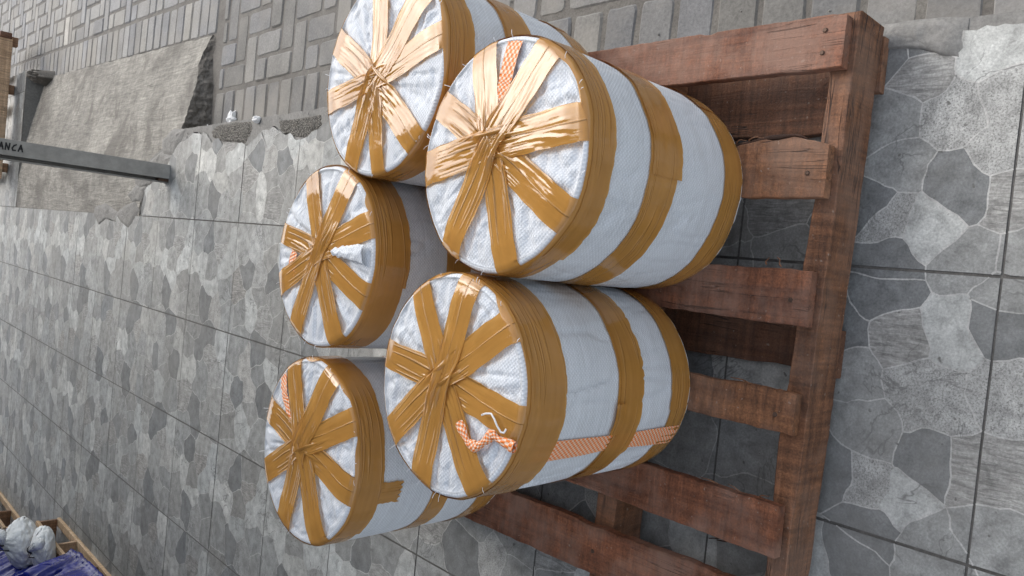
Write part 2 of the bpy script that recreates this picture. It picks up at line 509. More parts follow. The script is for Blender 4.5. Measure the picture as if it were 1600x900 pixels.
def tile(mb, i, j, near):
    x0, x1, y0, y1 = i + GR * 1.25, i + 1 - GR * 1.25, j + GR, j + 1 - GR
    if i > 0 and j < 14: return
    if i == 0 and 9 <= j < 14: return
    sds = [s for a in (-1, 0, 1) for b in (-1, 0, 1) for s in seeds(i + a, j + b)]
    lift = rnd.uniform(-.0012, .0012)
    step = .028 if near else .055
    far_edge = (j == 14 and i >= 0)
    for si, s in enumerate(sds):
        if s[0] < x0 - .45 or s[0] > x1 + .45 or s[1] < y0 - .45 or s[1] > y1 + .45: continue
        poly = [(x0, y0, -1), (x1, y0, -1), (x1, y1, -1), (x0, y1, -1)]
        for qi, q in enumerate(sds):
            if q is s: continue
            dx, dy = q[0] - s[0], q[1] - s[1]
            if dx * dx + dy * dy > 1.1: continue
            mx, my = (q[0] + s[0]) / 2, (q[1] + s[1]) / 2
            poly = clip(poly, dx, dy, dx * mx + dy * my, qi)
            if len(poly) < 3: break
        if len(poly) < 3: continue
        pts = []
        for a in range(len(poly)):
            p, q = poly[a], poly[(a + 1) % len(poly)]
            L = hypot(q[0] - p[0], q[1] - p[1])
            if L < 1e-6: continue
            k = max(1, int(L / step + .01))
            for t in range(k): pts.append((p[0] + (q[0] - p[0]) * t / k, p[1] + (q[1] - p[1]) * t / k, p[2]))
        n = len(pts)
        if n < 3: continue
        W = []
        for p in pts:
            X, Y = warp(p[0], p[1], i, j)
            if far_edge: Y = max(Y, 14.85)
            if X > .3 or (Y > 8.4 and X > -.1): X = min(X, bx(Y))
            W.append((X, Y))
        if max(abs(x - bx(y)) for x, y in W) < .004: continue
        if i >= 0 and max(p[0] for p in W) - min(p[0] for p in W) < .01: continue
        cc = s[2]
        mb.add([(x, y, lift) for x, y in W], [tuple(range(n))], None, [cc] * n)
        o1 = (.50, .49, .46, 0.0) if near else (.36, .36, .345, 0)
        for a in range(n):
            lab = pts[a][2]
            if lab < si or sds[lab][3] == s[3]: continue
            p, q = W[a], W[(a + 1) % n]
            L = hypot(q[0] - p[0], q[1] - p[1])
            if L < .004: continue
            if p[0] >= bx(p[1]) - .002 and q[0] >= bx(q[1]) - .002: continue
            tx, ty = (q[0] - p[0]) / L, (q[1] - p[1]) / L
            w0 = .0028 + .0016 * nz(p[0] * 25, p[1] * 25, 3); w1 = .0028 + .0016 * nz(q[0] * 25, q[1] * 25, 3)
            if not near: w0 *= .8; w1 *= .8
            z = lift + .0005 + .0004 * ((a * 7) % 5) / 5
            ex = .0010
            p = (p[0] - tx * ex, p[1] - ty * ex); q = (q[0] + tx * ex, q[1] + ty * ex)
            mb.add([(p[0] + ty * w0, p[1] - tx * w0, z), (q[0] + ty * w1, q[1] - tx * w1, z), (q[0] - ty * w1, q[1] + tx * w1, z), (p[0] - ty * w0, p[1] + tx * w0, z)], [(0, 1, 2, 3)], None, [o1] * 4)
mb = MB()
for j in range(-2, 20):
    for i in range(-9, 3):
        tile(mb, i, j, j < 9 and i > -4)
fl = mb.build('tile_floor', STONE)
setp(fl, 'grey tiled terrace floor printed with irregular stone shapes', 'floor', kind='structure')

# bed of mortar below the tiles: its top is the grout, its outer edge the broken rim of the terrace
def slab(name, mat, ring, ztop, zbot, label, rough=0.0):
    mb = MB(); n = len(ring)
    vs = [(x, y, ztop) for x, y in ring] + [(x + .012 * nz(y * 3, 4), y, zbot) for x, y in ring]
    fs = [tuple(range(n))] + [(a, n + a, n + (a + 1) % n, (a + 1) % n) for a in range(n)]
    mb.add(vs, fs)
    o = mb.build(name, mat)
    return setp(o, label, 'floor', kind='structure')
ring = [(-10, -4), (.93, -4)]
y = -3.95
while y < 7.75:
    ring.append((.935 - .03 * ss(1, -.5, y) + .014 * nz(y * 5, 9) + .007 * nz(y * 19, 2), y)); y += .05
ring += [(.9, 7.85), (.75, 8.1), (.55, 8.75), (0.0, 8.8), (0.0, 14.85), (2.30, 14.85), (2.33, 22), (-10, 22)]
slab('mortar_bed', MORTAR, ring, -.009, -.33, 'grey mortar bed under the terrace tiles')

GROUT = mat_cement('dark_grout', (.10, .096, .086), (.18, .17, .155), 12)
mb = MB()
for (xa, xb, ya, yb) in ((-10, -.012, -4, 22), (-.012, .84, -4, 4.3), (-.012, .68, 4.3, 7.5), (-.012, 2.2, 14.95, 22)):
    mb.add([(xa, ya, -.0055), (xb, ya, -.0055), (xb, yb, -.0055), (xa, yb, -.0055)], [(0, 1, 2, 3)])
setp(mb.build('tile_grout', GROUT), 'dark grout lines between the terrace tiles', 'grout', kind='structure')

def patch(name, mat, pts, z, amp, label, sub=7, jag=.01, thick=.012):
    """irregular low mound or spread of mortar: polygon with a noisy domed top"""
    cx = sum(p[0] for p in pts) / len(pts); cy = sum(p[1] for p in pts) / len(pts)
    out = []
    for a in range(len(pts)):
        p, q = pts[a], pts[(a + 1) % len(pts)]
        k = max(2, int(hypot(q[0] - p[0], q[1] - p[1]) / .03))
        for t in range(k):
            x, y = p[0] + (q[0] - p[0]) * t / k, p[1] + (q[1] - p[1]) * t / k
            out.append((x + jag * nz(x * 30, y * 30, 1), y + jag * 2 * nz(x * 30, y * 30, 4)))
    mb = MB(); n = len(out); vs = []
    for k in range(sub + 1):
        t = k / sub
        for (x, y) in out:
            X, Y = x + (cx - x) * t, y + (cy - y) * t
            vs.append((X, Y, z - thick * (1 - ss(0, .3, t)) + amp * (.6 + fbm(X * 14, Y * 14, 3)) * ss(0, .35, t)))
    fs = [(k * n + a, k * n + (a + 1) % n, (k + 1) * n + (a + 1) % n, (k + 1) * n + a) for k in range(sub) for a in range(n)]
    mb.add(vs, fs)
    o = mb.build(name, mat, smooth=True)
    return setp(o, label, 'ground', kind='structure')
patch('mortar_patch', MORTAR, [(.20, 8.72), (.06, 8.64), (-.10, 8.80), (-.17, 8.95), (-.10, 9.28), (0.0, 9.5), (.10, 9.2)], .006, .006, 'broken hole filled with bare mortar where the tiles meet the ramp')
patch('mortar_patch', MORTAR, [(.03, 9.40), (-.10, 9.35), (-.08, 9.82), (-.17, 10.12), (-.02, 10.38), (.08, 10.33), (.13, 9.9)], .0065, .006, 'small broken hole filled with bare mortar at the edge of the ramp')
patch('dirt_patch', DIRT, [(.87, 6.87), (.93, 6.73), (.935, 6.23), (.92, 5.9), (.84, 5.82), (.70, 5.98), (.73, 6.25), (.74, 6.54), (.81, 6.82)], -.004, .008, 'crumbled gravelly mortar at the broken tile edge near the foam pieces')
patch('dirt_patch', DIRT, [(.89, 5.46), (.885, 5.02), (.9, 4.67), (.8, 4.63), (.70, 4.89), (.72, 5.16), (.80, 5.43)], -.004, .008, 'crumbled gravelly mortar at the broken tile edge beside the wrapped drums')
patch('mortar_smear', MORTAR, [(.92, .62), (.935, .45), (.93, .29), (.91, .20), (.80, .195), (.765, .20), (.775, .25), (.815, .34), (.83, .45), (.84, .60)], .006, .010, 'smear of dried mortar over the tile edge by the pallet corner', jag=.006)
for k, pp in enumerate(([(.66, 7.72), (.76, 7.60), (.93, 7.46), (.95, 7.8), (.84, 8.12), (.68, 8.05)], [(.50, 7.92), (.66, 7.74), (.72, 8.1), (.60, 8.5), (.46, 8.4)],
        [(.36, 8.30), (.50, 8.0), (.54, 8.4), (.42, 8.9), (.30, 8.75)], [(.16, 8.60), (.34, 8.45), (.36, 8.8), (.24, 9.1), (.14, 8.9)])):
    patch('mortar_smear', MORTAR, pp, .004 + .001 * k, .008, 'dark broken mortar between the tiles and the head of the ramp')

# ------------------------------------------------------------------ ramp
def rampz(X, Y):
    toe = 2.0 + (Y - 7.75) * .04
    t = (X - .55) / (toe - .55)
    z = -.006 - .27 * max(0, t) ** 1.25
    z += .012 * fbm(X * 3, Y * 1.5) * ss(0, .2, X) + .0025 * nz(X * 26, Y * 3.2 + 4 * nz(X, Y)) * ss(0.05, .3, X) + .003 * fbm(X * 40, Y * 30, 2) * ss(0, .1, X)
    return z
mb = MB()
NX, NY = 90, 240
def rf(i, j):
    Y = 7.70 + (14.86 - 7.70) * j / NY
    toe = 2.0 + (Y - 7.75) * .04 + .02 * nz(Y * 4, 2)
    X = toe * i / NX
    y0 = 7.70 + .05 * nz(X * 5, 3) + .03 * nz(X * 20, 8) + .07 * ss(1.5, 1.7, X) * ss(1.95, 1.8, X)
    if X < .55: y0 = 8.63 + .05 * nz(X * 9, 1)
    elif X < .95: y0 = 8.63 - (X - .55) / .4 * .9
    Y = y0 + (14.86 - y0) * j / NY
    z = rampz(X, Y)
    return (X, Y, z), (X * S, Y * S)
mb.grid(NX, NY, rf)
o = mb.build('ramp', RAMPM, smooth=True)
setp(o, 'worn concrete ramp sloping from the tiled terrace to the brick paving', 'ramp', kind='structure')
# rough broken near side of the ramp
mb = MB()
def sf(i, j):
    X = .90 + 1.11 * i / 80
    (x, y, z), _ = rf(round(X / 2.0 * NX), 0)
    x = X
    y0 = 7.70 + .05 * nz(X * 5, 3) + .03 * nz(X * 20, 8) + .07 * ss(1.5, 1.7, X) * ss(1.95, 1.8, X)
    zt = rampz(X, y0)
    t = j / 24
    z = zt + (-.33 - zt) * t
    out = -.10 * t + .05 * fbm(X * 7, z * 9, 5) * sin(pi * min(1, t * 1.2)) + .02 * fbm(X * 30, z * 30, 5) * min(1, t * 8)
    return (X, y0 + out, z), (X * S, z * S)
mb.grid(80, 24, sf)
o = mb.build('ramp_side', ROUGHC, smooth=True)
setp(o, 'dark rough broken side of the concrete ramp', 'ramp', kind='structure')
# toe of the ramp's inner fill and face of the far terrace edge
mb = MB()
mb.grid(60, 14, lambda i, j: ((-.02 + 2.36 * i / 60, 14.85 - .10 * (j / 14) + .02 * fbm(i * .3, j * .3, 2) * (j / 14), -.004 - .33 * j / 14), (i * .03, j * .01)))
o = mb.build('terrace_riser', mat_cement('riser_cement', (.13, .125, .11), (.2, .19, .17), 5), smooth=True)
setp(o, 'grey cement riser where the terrace steps down to the ramp', 'step', kind='structure')
patch('broken_concrete', ROUGHC, [(2.2, 14.2), (2.36, 14.3), (2.38, 14.9), (2.2, 14.95), (2.1, 14.6)], -.12, .12, 'broken concrete lump at the end of the far terrace edge', thick=.2)

# ------------------------------------------------------------------ pavers
mb = MB()
pr = random.Random(11)
def brick(x0, x1, y0, y1, M=None, base=None, zt=-.30):
    g = .011 + pr.random() * .004
    x0 += g; x1 -= g; y0 += g; y1 -= g
    if x1 - x0 < .035 or y1 - y0 < .035: return
    z = zt + pr.uniform(-.006, .006)
    tx, ty = pr.uniform(-.006, .006), pr.uniform(-.006, .006)
    b = base or .25
    v = b * pr.uniform(.80, 1.16)
    warmth = pr.uniform(.0, .075)
    col = (v * (1 + warmth), v * (1 + warmth * .4), v * (1 - warmth), 1)
    ch = .013
    def loop(d, zz):
        P = [(x0 + d, y0 + d), (x1 - d, y0 + d), (x1 - d, y1 - d), (x0 + d, y1 - d)]
        out = []
        for a in range(4):
            p, q = P[a], P[(a + 1) % 4]
            for t in (0, .08, .35, .65, .92):
                X, Y = p[0] + (q[0] - p[0]) * t, p[1] + (q[1] - p[1]) * t
                if t == 0: X += (.008 if a in (0, 3) else -.008); Y += (.008 if a in (0, 1) else -.008)
                jx = .006 * nz(X * 17 + 5, Y * 17, zz); jy = .006 * nz(X * 17, Y * 17 + 9, zz)
                out.append((X + jx, Y + jy, zz + tx * (X - x0) + ty * (Y - y0)))
        return out
    L0, L1, L2 = loop(0, z - .06), loop(0, z - .012), loop(ch, z)
    n = len(L0)
    vs = L0 + L1 + L2
    if M: vs = [tuple(M @ Vector(q)) for q in vs]
    fs = [(k * n + a, k * n + (a + 1) % n, (k + 1) * n + (a + 1) % n, (k + 1) * n + a) for k in range(2) for a in range(n)]
    fs.append(tuple(2 * n + a for a in range(n)))
    mb.add(vs, fs, None, [col] * len(vs))
def field(xa, xb, ya, yb, ox, oy, M, w_=.243, skip=None, base=.25, dz=0):
    ni = int((xb - xa) / w_) + 3; nj = int((yb - ya) / w_) + 3
    for i in range(-2, ni):
        for j in range(-2, nj):
            k = (i - j) % 4
            if k == 0: r = (i, i + 2, j, j + 1)
            elif k == 3: r = (i, i + 1, j, j + 2)
            else: continue
            x0, x1, y0, y1 = xa + ox + r[0] * w_, xa + ox + r[1] * w_, ya + oy + r[2] * w_, ya + oy + r[3] * w_
            x0 = max(x0, xa); x1 = min(x1, xb); y0 = max(y0, ya); y1 = min(y1, yb)
            if x1 <= x0 or y1 <= y0: continue
            if skip:
                if y0 < skip[0] < y1: y1 = skip[0]
                elif y0 < skip[1] < y1: y0 = skip[1]
                elif skip[0] <= y0 and y1 <= skip[1]: continue
            brick(x0, x1, y0, y1, M, base, -.30 + dz)
# right-hand panel beside the terrace
y = -2.2
while y < 7.45:
    brick(.90, 1.375, y, y + .243, None, .185); y += .243
field(1.385, 5.2, -2.2, 7.46, 0, .06, None, base=.195)
# left-hand panel by the ramp, turned slightly
A = radians(-2.0)
Mr = Matrix.Translation((2.0, 7.72, 0)) @ Matrix.Rotation(A, 4, 'Z')
y = -.08
while y < 14:
    brick(.015, .475, y, y + .243, Mr, .25); y += .243
field(.485, 4.6, -.08, 14, 0, .02, Mr, skip=(5.95, 6.25), base=.26)
x = .49
while x < 4.5:
    brick(x, x + .5, 5.96, 6.24, Mr, .46); x += .5
o = mb.build('brick_paving', PAVER)
setp(o, 'grey concrete brick paving laid in herringbone with a soldier course', 'paving', kind='structure')
mb = MB()
mb.grid(80, 120, lambda i, j: ((1.0 - .2 + 12 * i / 80, -6 + 32 * j / 120, -.309 + .006 * fbm(i * .7, j * .7)), (i * .1, j * .1)))
setp(mb.build('paving_bed', SAND, smooth=True), 'sandy bed in the joints of the brick paving', 'ground', kind='structure')
mb = MB(); mb.add([(-150, -150, -.36), (150, -150, -.36), (150, 150, -.36), (-150, 150, -.36)], [(0, 1, 2, 3)])
setp(mb.build('ground', SAND), 'bare ground around the terrace', 'ground', kind='structure')

# ------------------------------------------------------------------ unseen roof and wall, added outside the frame to shade the terrace
mb = MB()
mb.grid(220, 2, lambda i, j: ((-9 + 10.3 * i / 220, 1.6 + 22 * j / 2, 6.3 + .06 * sin(i * 1.1)), (i * .1, j)))
rf_ = mb.build('added_shade_roof', ROOFM, solid=.02)
setp(rf_, 'unseen corrugated sheet roof added to shade the tiled terrace', 'roof')
mb = MB(); mb.box(-9.4, -9.05, 1.6, 23, -.3, 6.2)
setp(mb.build('added_shade_wall', WALLM), 'unseen plain plastered wall added to shade the terrace', 'wall')

# ------------------------------------------------------------------ pallet
PZ = .32
def board(mb, x0, x1, y0, y1, z0, z1, nx=6, ny=40, jag=(0, 0), seed=0, M=None, cup=0, x0b=None, x1b=None):
    """rough sawn board, length along Y; x edges wander by jag; x0b/x1b = edges at the far end"""
    x0b = x0 if x0b is None else x0b; x1b = x1 if x1b is None else x1b
    secs = []
    for j in range(ny + 1):
        t = j / ny
        Y = y0 + (y1 - y0) * t
        a = x0 + (x0b - x0) * t + jag[0] * fbm(Y * 2.2, seed, 1) + .0035 * nz(Y * 16, seed) + .0022 * nz(Y * 60, seed)
        b = x1 + (x1b - x1) * t + jag[1] * fbm(Y * 2.2, seed, 7) + .0045 * nz(Y * 16, seed + 3) - .006 * max(0, nz(Y * 9, seed + 5) - .25) * 4 + .003 * nz(Y * 60, seed + 3)
        c = .0035
        ring = []
        for i in range(nx + 1):
            s = i / nx
            ring.append((a + c + (b - a - 2 * c) * s, z1 + .003 * nz(s * 3, Y * 3, seed) - cup * (2 * s - 1) ** 2 * -1))
        ring.append((b, z1 - c + cup)); ring.append((b, z0 + c)); ring.append((b - c, z0)); ring.append((a + c, z0)); ring.append((a, z0 + c)); ring.append((a, z1 - c + cup))
        secs.append([(p[0], Y + (.004 * nz(p[0] * 30, p[1] * 30, seed) if j in (0, ny) else 0), p[1]) for p in ring])
    n = len(secs[0])
    vs = [p for s_ in secs for p in s_]
    if M: vs = [tuple(M @ Vector(p)) for p in vs]
    fs = []
    for j in range(ny):
        for k in range(n):
            fs.append((j * n + k, j * n + (k + 1) % n, (j + 1) * n + (k + 1) % n, (j + 1) * n + k))
    fs.append(tuple(range(n))[::-1]); fs.append(tuple(ny * n + k for k in range(n)))
    mb.add(vs, [f[::-1] for f in fs])
def swapM(rz=0): return Matrix(((0, 1, 0, 0), (-1, 0, 0, 0), (0, 0, 1, 0), (0, 0, 0, 1)))

pal = thing('wooden_pallet', (-.3, .5, 0), 'reddish brown rough sawn pallet on the tiles, carrying the five wrapped drums', 'pallet')
org = Vector((-.3, .5, 0))
def local(mb, o_=org):
    mb.v = [(x - o_[0], y - o_[1], z - o_[2]) for x, y, z in mb.v]
    return mb
YE = 2.98
def nearY(x): return .492 + .022 * (.885 - x)
SL = [(.69, .885, .712, .912, W_RED, (.004, .004), 0, 'reddish slat nearest the brick paving'),
      (.225, .42, .235, .44, W_TAN, (.006, .045), .004, 'tan slat with a wavy bark edge'),
      (-.245, -.043, -.23, -.03, W_RED, (.006, .006), 0, None),
      (-.650, -.497, -.63, -.48, W_TAN, (.008, .012), -.006, 'tan slat with splintered worn edges'),
      (-1.103, -.912, -1.08, -.88, W_RED, (.004, .010), 0, None),
      (-1.445, -1.232, -1.49, -1.27, W_RED, (.004, .008), 0, None)]
for k, (a, b, a2, b2, mt, jg, cup, lab) in enumerate(SL):
    mb = MB()
    board(mb, a, b, nearY((a + b) / 2), YE, PZ - .05 + (.006 if k == 4 else 0), PZ + (.006 if k == 4 else 0), 8, 90, jg, k * 7.3, cup=cup, x0b=a2, x1b=b2)
    s_ = local(mb).build('slat', mt, pal)
    if lab: s_['label'] = lab
    # nails
    for (t, yy) in ([(.3, .075), (.72, .075)] if k == 0 else [(.45, .07)]):
        nb = MB()
        X = a + (b - a) * t; Y = nearY(X) + yy
        n = 10
        vs = [(X + .0095 * cos(PI2 * q / n), Y + .0095 * sin(PI2 * q / n), PZ + .001) for q in range(n)] + [(X + .007 * cos(PI2 * q / n), Y + .007 * sin(PI2 * q / n), PZ + .006) for q in range(n)]
        nb.add(vs, [(q, (q + 1) % n, n + (q + 1) % n, n + q) for q in range(n)] + [tuple(range(n, 2 * n))])
        local(nb).build('nail', RUST, s_)
    if k == 5:
        nb = MB(); X, Y = -1.36, 1.37
        vs = [(X + .0095 * cos(PI2 * q / n), Y + .0095 * sin(PI2 * q / n), PZ + .001) for q in range(n)] + [(X + .007 * cos(PI2 * q / n), Y + .007 * sin(PI2 * q / n), PZ + .006) for q in range(n)]
        nb.add(vs, [(q, (q + 1) % n, n + (q + 1) % n, n + q) for q in range(n)] + [tuple(range(n, 2 * n))])
        local(nb).build('nail', RUST, s_)
    if k == 1:   # strip of bark left on the edge
        nb = MB()
        L = 60
        def bf(i, j):
            t = i / L; Y = .58 + t * .9
            X = .415 + .045 * fbm((Y) * 2.2, k * 7.3, 7) + .012
            an = PI2 * j / 8
            rr = (.013 + .006 * nz(Y * 20, 1)) * min(1, 8 * t, 8 * (1 - t)) 
            return (X + rr * cos(an) * .8, Y + .004 * nz(Y * 30, j), PZ - .012 + rr * sin(an)), (t, j)
        nb.grid(L, 8, bf)
        local(nb).build('bark_strip', BARK, s_, smooth=True)
# stringers run along X
Mx = Matrix(((0, 1, 0, 0), (1, 0, 0, 0), (0, 0, 1, 0), (0, 0, 0, 1)))
for (yc, wd, mt, sk) in ((.545, .088, W_BEAM, -.005), (1.365, .11, W_BEAM, -.01), (2.2, .1, W_DARK, 0), (2.9, .1, W_DARK, 0)):
    mb = MB()
    board(mb, yc - wd / 2 + (.018 if yc < 1 else 0), yc + wd / 2 + (.018 if yc < 1 else 0), -1.50, .90, .055, PZ - .053, 4, 60, (.004, .010), yc * 9, M=Mx, x0b=yc - wd / 2 - (.034 if yc < 1 else 0), x1b=yc + wd / 2 - (.034 if yc < 1 else 0))
    mb.f = [f[::-1] for f in mb.f]
    local(mb).build('stringer', mt, pal)
for (xa, xb, xa2, xb2) in ((.52, .80, .52, .82), (-.43, -.25, -.44, -.25), (-1.50, -1.38, -1.50, -1.38)):
    mb = MB()
    board(mb, xa, xb, .50, 2.95, 0.003, .052, 4, 60, (.02, .012), xa * 5, x0b=xa2, x1b=xb2)
    local(mb).build('bottom_board', W_DARK, pal)
mb = MB()
board(mb, .66, .872, .462, .60, 0.003, .052, 4, 20, (.02, .02), 4)
local(mb).build('bottom_board', W_TAN, pal)
# splinters standing off the slats
def wire(mb, pts, r, n=5):
    sec = []
    for i, p in enumerate(pts):
        p = Vector(p)
        a = Vector(pts[max(0, i - 1)]); b = Vector(pts[min(len(pts) - 1, i + 1)])
        t = (b - a).normalized()
        u = t.cross(Vector((.3, .2, 1))).normalized(); v = t.cross(u)
        rr = r if not callable(r) else r(i / (len(pts) - 1))
        sec.append([tuple(p + u * rr * cos(PI2 * k / n) + v * rr * sin(PI2 * k / n)) for k in range(n)])
    vs = [p for s_ in sec for p in s_]
    fs = [(i * n + k, i * n + (k + 1) % n, (i + 1) * n + (k + 1) % n, (i + 1) * n + k) for i in range(len(pts) - 1) for k in range(n)]
    fs += [tuple(range(n))[::-1], tuple((len(pts) - 1) * n + k for k in range(n))]
    mb.add(vs, fs)
sr = random.Random(3)
for (X, Y, dx, dy, ln) in [(-.03, .70, .03, -.02, .05), (-.035, .64, .04, .01, .04), (.44, .83, .01, -.08, .1), (.43, .88, .012, -.06, .12), (-.905, .70, .03, .04, .09), (-.90, .62, .025, -.05, .1), (-.9, .80, .02, .06, .11), (-1.24, .92, .03, -.04, .12), (-.49, .70, .02, .08, .09), (-.5, .6, .02, -.03, .06)]:
    mb = MB()
    pts = [(X + dx * t * 1.0 + .006 * sin(t * 4), Y + dy * t + .004 * sin(t * 9), PZ - .01 + ln * .35 * sin(t * 2.2)) for t in [q / 7 for q in range(8)]]
    wire(mb, pts, lambda t: .0035 * (1 - .7 * t), 4)
    local(mb).build('splinter', W_TAN, pal)

# debris lying between the slats
for (X, Y, lab) in ((-1.18, .86, 'dark shaggy scrap of bark on the tiles between two reddish pallet slats'),):
    t_ = MB()
    for q in range(26):
        a0 = sr.uniform(-.5, .5); L0 = sr.uniform(.05, .13)
        px, py = X + sr.uniform(-.05, .05), Y + sr.uniform(-.1, .1)
        wire(t_, [(px + L0 * sin(a0) * s + .01 * sin(6 * s), py + L0 * cos(a0) * s, .012 + sr.uniform(0, .03) * s) for s in (0, .3, .6, 1)], lambda t: .005 * (1 - .6 * t), 4)
    setp(t_.build('bark_scrap', BARK), lab, 'bark scrap')

# ------------------------------------------------------------------ wrapped drums
DR = [
 dict(c=(.236, 1.229), r=.409, zt=1.265, ctr=(.035, .02), seed=1, wr=1.25,
      arms=[17, -30, -76, -120, -164, 150, 96, 59], w=[.115, .119, .118, .118, .102, .109, .126, .106],
      bands=[(1.262, 1.140), (.945, .785), (.475, .335)],
      label='large wrapped drum at the pallet front nearest the brick paving, checked patch between its tapes',),
 dict(c=(-.574, 1.353), r=.395, zt=1.285, ctr=(.02, .003), seed=2, wr=0.85,
      arms=[31, -12, -50, -99, -145, 167, 129, 81], w=[.102, .111, .112, .114, .119, .111, .111, .106],
      bands=[(1.282, 1.095), (.800, .672), (.455, .330)],
      label='wrapped drum at the pallet front with an orange checked stripe down its side',),
 dict(c=(.61, 2.02), r=.430, zt=1.25, ctr=(-.04, -.002), seed=3, wr=1.25,
      arms=[5, -43, -76, -136, -172, 158, 104, 64], w=[.114, .132, .104, .116, .085, .107, .102, .115],
      bands=[(1.247, 1.11), (.92, .77), (.46, .33)],
      label='wrapped drum partly cut off at the frame edge, its whole tape star glaring pale pink',),
 dict(c=(-.178, 2.34), r=.410, zt=1.255, ctr=(.021, -.007), seed=4, wr=0.9,
      arms=[22, -27, -67, -111, -152, 154, 114, 76], w=[.104, .114, .115, .111, .116, .116, .108, .094],
      bands=[(1.252, 1.075), (.86, .72), (.46, .33)],
      label='middle wrapped drum of the back row with a white flap folded over its tape star',),
 dict(c=(-1.065, 2.364), r=.420, zt=1.229, ctr=(.022, .005), seed=5, wr=0.85,
      arms=[25, -24, -60, -101, -153, 160, 118, 72], w=[.129, .126, .117, .126, .132, .121, .111, .114],
      bands=[(1.226, 1.09), (.78, .67), (.47, .335)],
      label='back row drum farthest from the brick paving, loose tape end on its side',),
]
GRP = 'wrapped drums standing on the pallet'
RIM = .022
